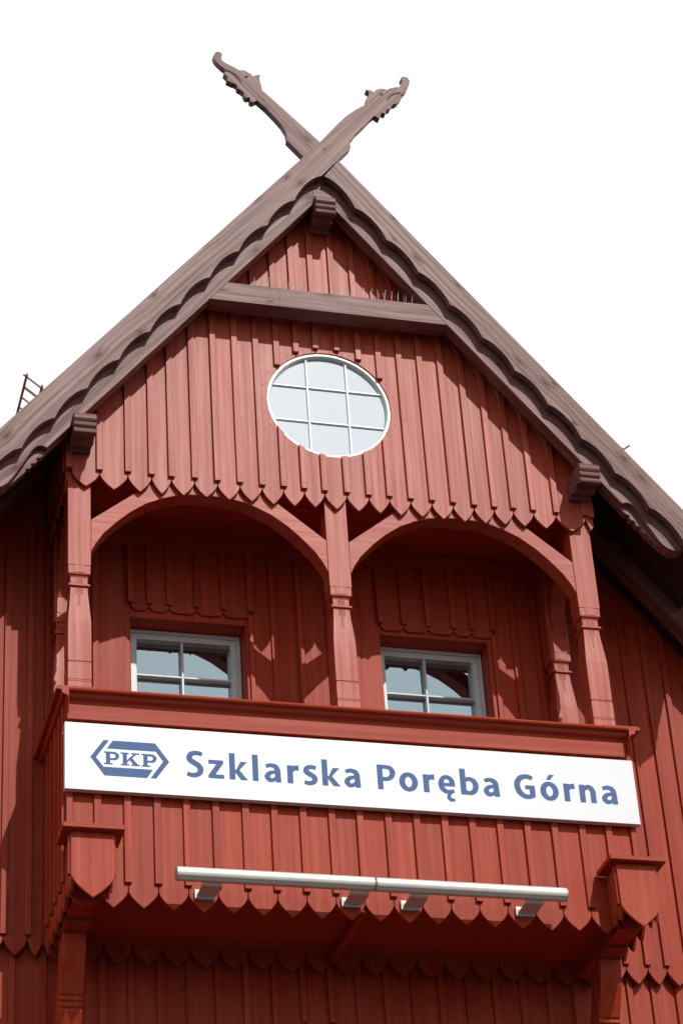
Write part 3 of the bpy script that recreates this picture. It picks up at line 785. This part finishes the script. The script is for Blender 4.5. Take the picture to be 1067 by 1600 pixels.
    S_(-1.075, 1.0, 1.03); z_(-.939); k_(-.809); l_(-.666); a_(-.594); r_(-.450); s_(-.349); k_(-.232); a_(-.095)
    mb.build('lettering', S, 0, loc); mb = MB()
    P_(.118); o_(.256); r_(.410); e_(.505); b_(.649); a_(.795)
    mb.build('lettering', S, 0, loc); mb = MB()
    G_(1.0); o_(1.169); acute(1.169); r_(1.324); n_(1.427); a_(1.571)
    mb.build('lettering', S, 0, loc)
    # hexagon emblem with slab letters
    mb = MB(); cnt[0] = 0
    P = lambda pts: mb.prism(pts, y(), yf+.001, B, t=.5)
    P([(-1.574, -.405), (-1.541, -.405), (-1.621, -.524), (-1.576, -.585), (-1.277, -.585), (-1.314, -.643), (-1.570, -.643), (-1.655, -.524)])
    P([(-1.518, -.405), (-1.261, -.405), (-1.177, -.525), (-1.259, -.643), (-1.293, -.643), (-1.214, -.525), (-1.257, -.461), (-1.556, -.461)])
    def slab_P(ox):
        R = lambda a, b, c, d: P([(ox+a, -.567+c), (ox+b, -.567+c), (ox+b, -.567+d), (ox+a, -.567+d)])
        R(.012, .037, 0, .086); R(0, .053, 0, .009); R(0, .030, .077, .086)
        strokes(mb, [(ox+a, -.567+b) for a, b in ((.030, .079), (.055, .079), (.074, .073), (.0815, .058), (.074, .042), (.055, .036), (.030, .036))], [.014, .014, .018, .023, .018, .013, .013], y(), B)
    def slab_K(ox):
        R = lambda a, b, c, d: P([(ox+a, -.567+c), (ox+b, -.567+c), (ox+b, -.567+d), (ox+a, -.567+d)])
        R(.012, .037, 0, .086); R(0, .050, 0, .009); R(0, .050, .077, .086); R(.064, .112, .077, .086); R(.064, .115, 0, .009)
        P([(ox+.035, -.567+.032), (ox+.078, -.567+.079), (ox+.096, -.567+.079), (ox+.036, -.567+.018)])
        P([(ox+.046, -.567+.050), (ox+.078, -.567+.004), (ox+.108, -.567+.004), (ox+.062, -.567+.060)])
    slab_P(-1.573); slab_K(-1.471); slab_P(-1.346)
    mb.build('emblem', S, 0, loc)
station_sign()

# ------------------------------------------------------------------ sign lamps
def sign_lamp(x0, x1, arms, label):
    loc = ((x0+x1)/2, -.002, Z0-1.33)
    Lm = empty('sign_lamp', loc); tag(Lm, label, 'lamp', 'tube lamps under the station sign')
    yc, zc, r = -.190, -1.319, .0430
    def sec(rr=r):
        out = []
        for k in range(40):
            a = 2*math.pi*k/40; q = rr - (.003 if k in (25, 26, 33, 17) else 0)
            out.append((yc+q*math.cos(a), zc+q*math.sin(a)))
        return out
    mb = MB(); mb.loft([[(x, a, b) for a, b in sec()] for x in (x0+.008, x1-.008)], ALU, .5); mb.build('tube', Lm, 0, loc, True)
    for x in (x0, x1-.0085):
        mb = MB(); mb.loft([[(x+d, yc+(a-yc)*q, zc+(b-zc)*q) for a, b in sec()] for d, q in ((0, .90), (.002, .99), (.008, .99))], ALUD, .5); mb.build('end_cap', Lm, 0, loc, True)
    for x in arms:
        mb = MB(); w = .058
        prof = [(yc+.010, zc-.040), (yc+.016, zc-.050), (yc+.030, zc-.056), (-.03, zc-.056), (-.024, zc-.052), (-.024, zc-.030), (-.030, zc-.030), (-.030, zc-.046), (yc+.034, zc-.048), (yc+.02, zc-.040)]
        mb.prism(prof, x-w, x+w, ALU, 'yz', .5); mb.box(x-w-.012, x+w-.010, -.0235, -.0015, zc-.070, zc-.012, ALU)
        mb.build('bracket', Lm, .0015, loc)
sign_lamp(-1.180, .009, (-.965, -.077), 'left half of the tubular metal lamp pair below the sign, nearer the emblem end')
sign_lamp(.015, 1.207, (.289, 1.010), 'right half of the tubular metal lamp pair below the sign, nearer the right corner box')

# ------------------------------------------------------------------ bird spikes on the collar beam
def bird_spikes():
    loc = (0, -.12, Z0+3.116)
    B = empty('bird_spike_strip', loc); tag(B, 'row of thin steel bird spikes standing on the collar beam', 'bird spikes')
    mb = MB(); mb.box(-.68, .68, -.16, -.115, 3.1162, 3.120, STEEL); mb.build('base_strip', B, 0, loc)
    first = None; n = 0
    x = -.518
    while x < .66:
        for dx, ya, tl in ((0, -.155, .012), (.014, -.125, -.006)):
            if first is None:
                mb = MB(); mb.tube((0, 0, 3.118), (.004, 0, 3.118+.122), .0017, STEEL, 6); first = mb.build('spike', B, 0, (0, 0, Z0+3.118)); s = first
            else:
                s = first.copy(); COL.objects.link(s); s.parent = B
            s.location = (x+dx+random.uniform(-.004, .004), ya+.12, .002); s.rotation_euler = (random.uniform(-.12, .12), tl*6+random.uniform(-.08, .08), 0); n += 1
        x += .0485
bird_spikes()

# ------------------------------------------------------------------ snow guards on the roof
def snow_guard(sd, s, label, tip=.30):
    a = sn(sd, s, -.006); loc = (a[0], .08, Z0+a[1])
    G = empty('snow_guard', loc); tag(G, label, 'snow guard', 'snow guards on the roof slopes')
    for n in (.145, .275):
        x, z = sn(sd, s, n); mb = MB(); mb.tube((x, .08, z), (x, 2.4, z), .009, RUST, 8); mb.build('rail', G, 0, loc)
    y = .11; first = None; k = 0
    while y < 2.4:
        big = k % 4 == 1
        mb = MB(); p, q = sn(sd, s, -.004), sn(sd, s, tip if k == 0 else .28)
        mb.tube((p[0], y, p[1]), (q[0], y, q[1]), .009 if big else .0065, RUST, 6)
        if big:
            p2 = sn(sd, s-.12, -.004); q2 = sn(sd, s, .15); mb.tube((p2[0], y+.01, p2[1]), (q2[0], y+.01, q2[1]), .008, RUST, 6)
        mb.build('picket', G, 0, loc); y += .115; k += 1
snow_guard(-1, 2.90, 'rusty red snow guard railing rising from the left roof slope')
snow_guard(1, 3.05, 'snow guard railing whose tip just shows above the right roof slope', .362)
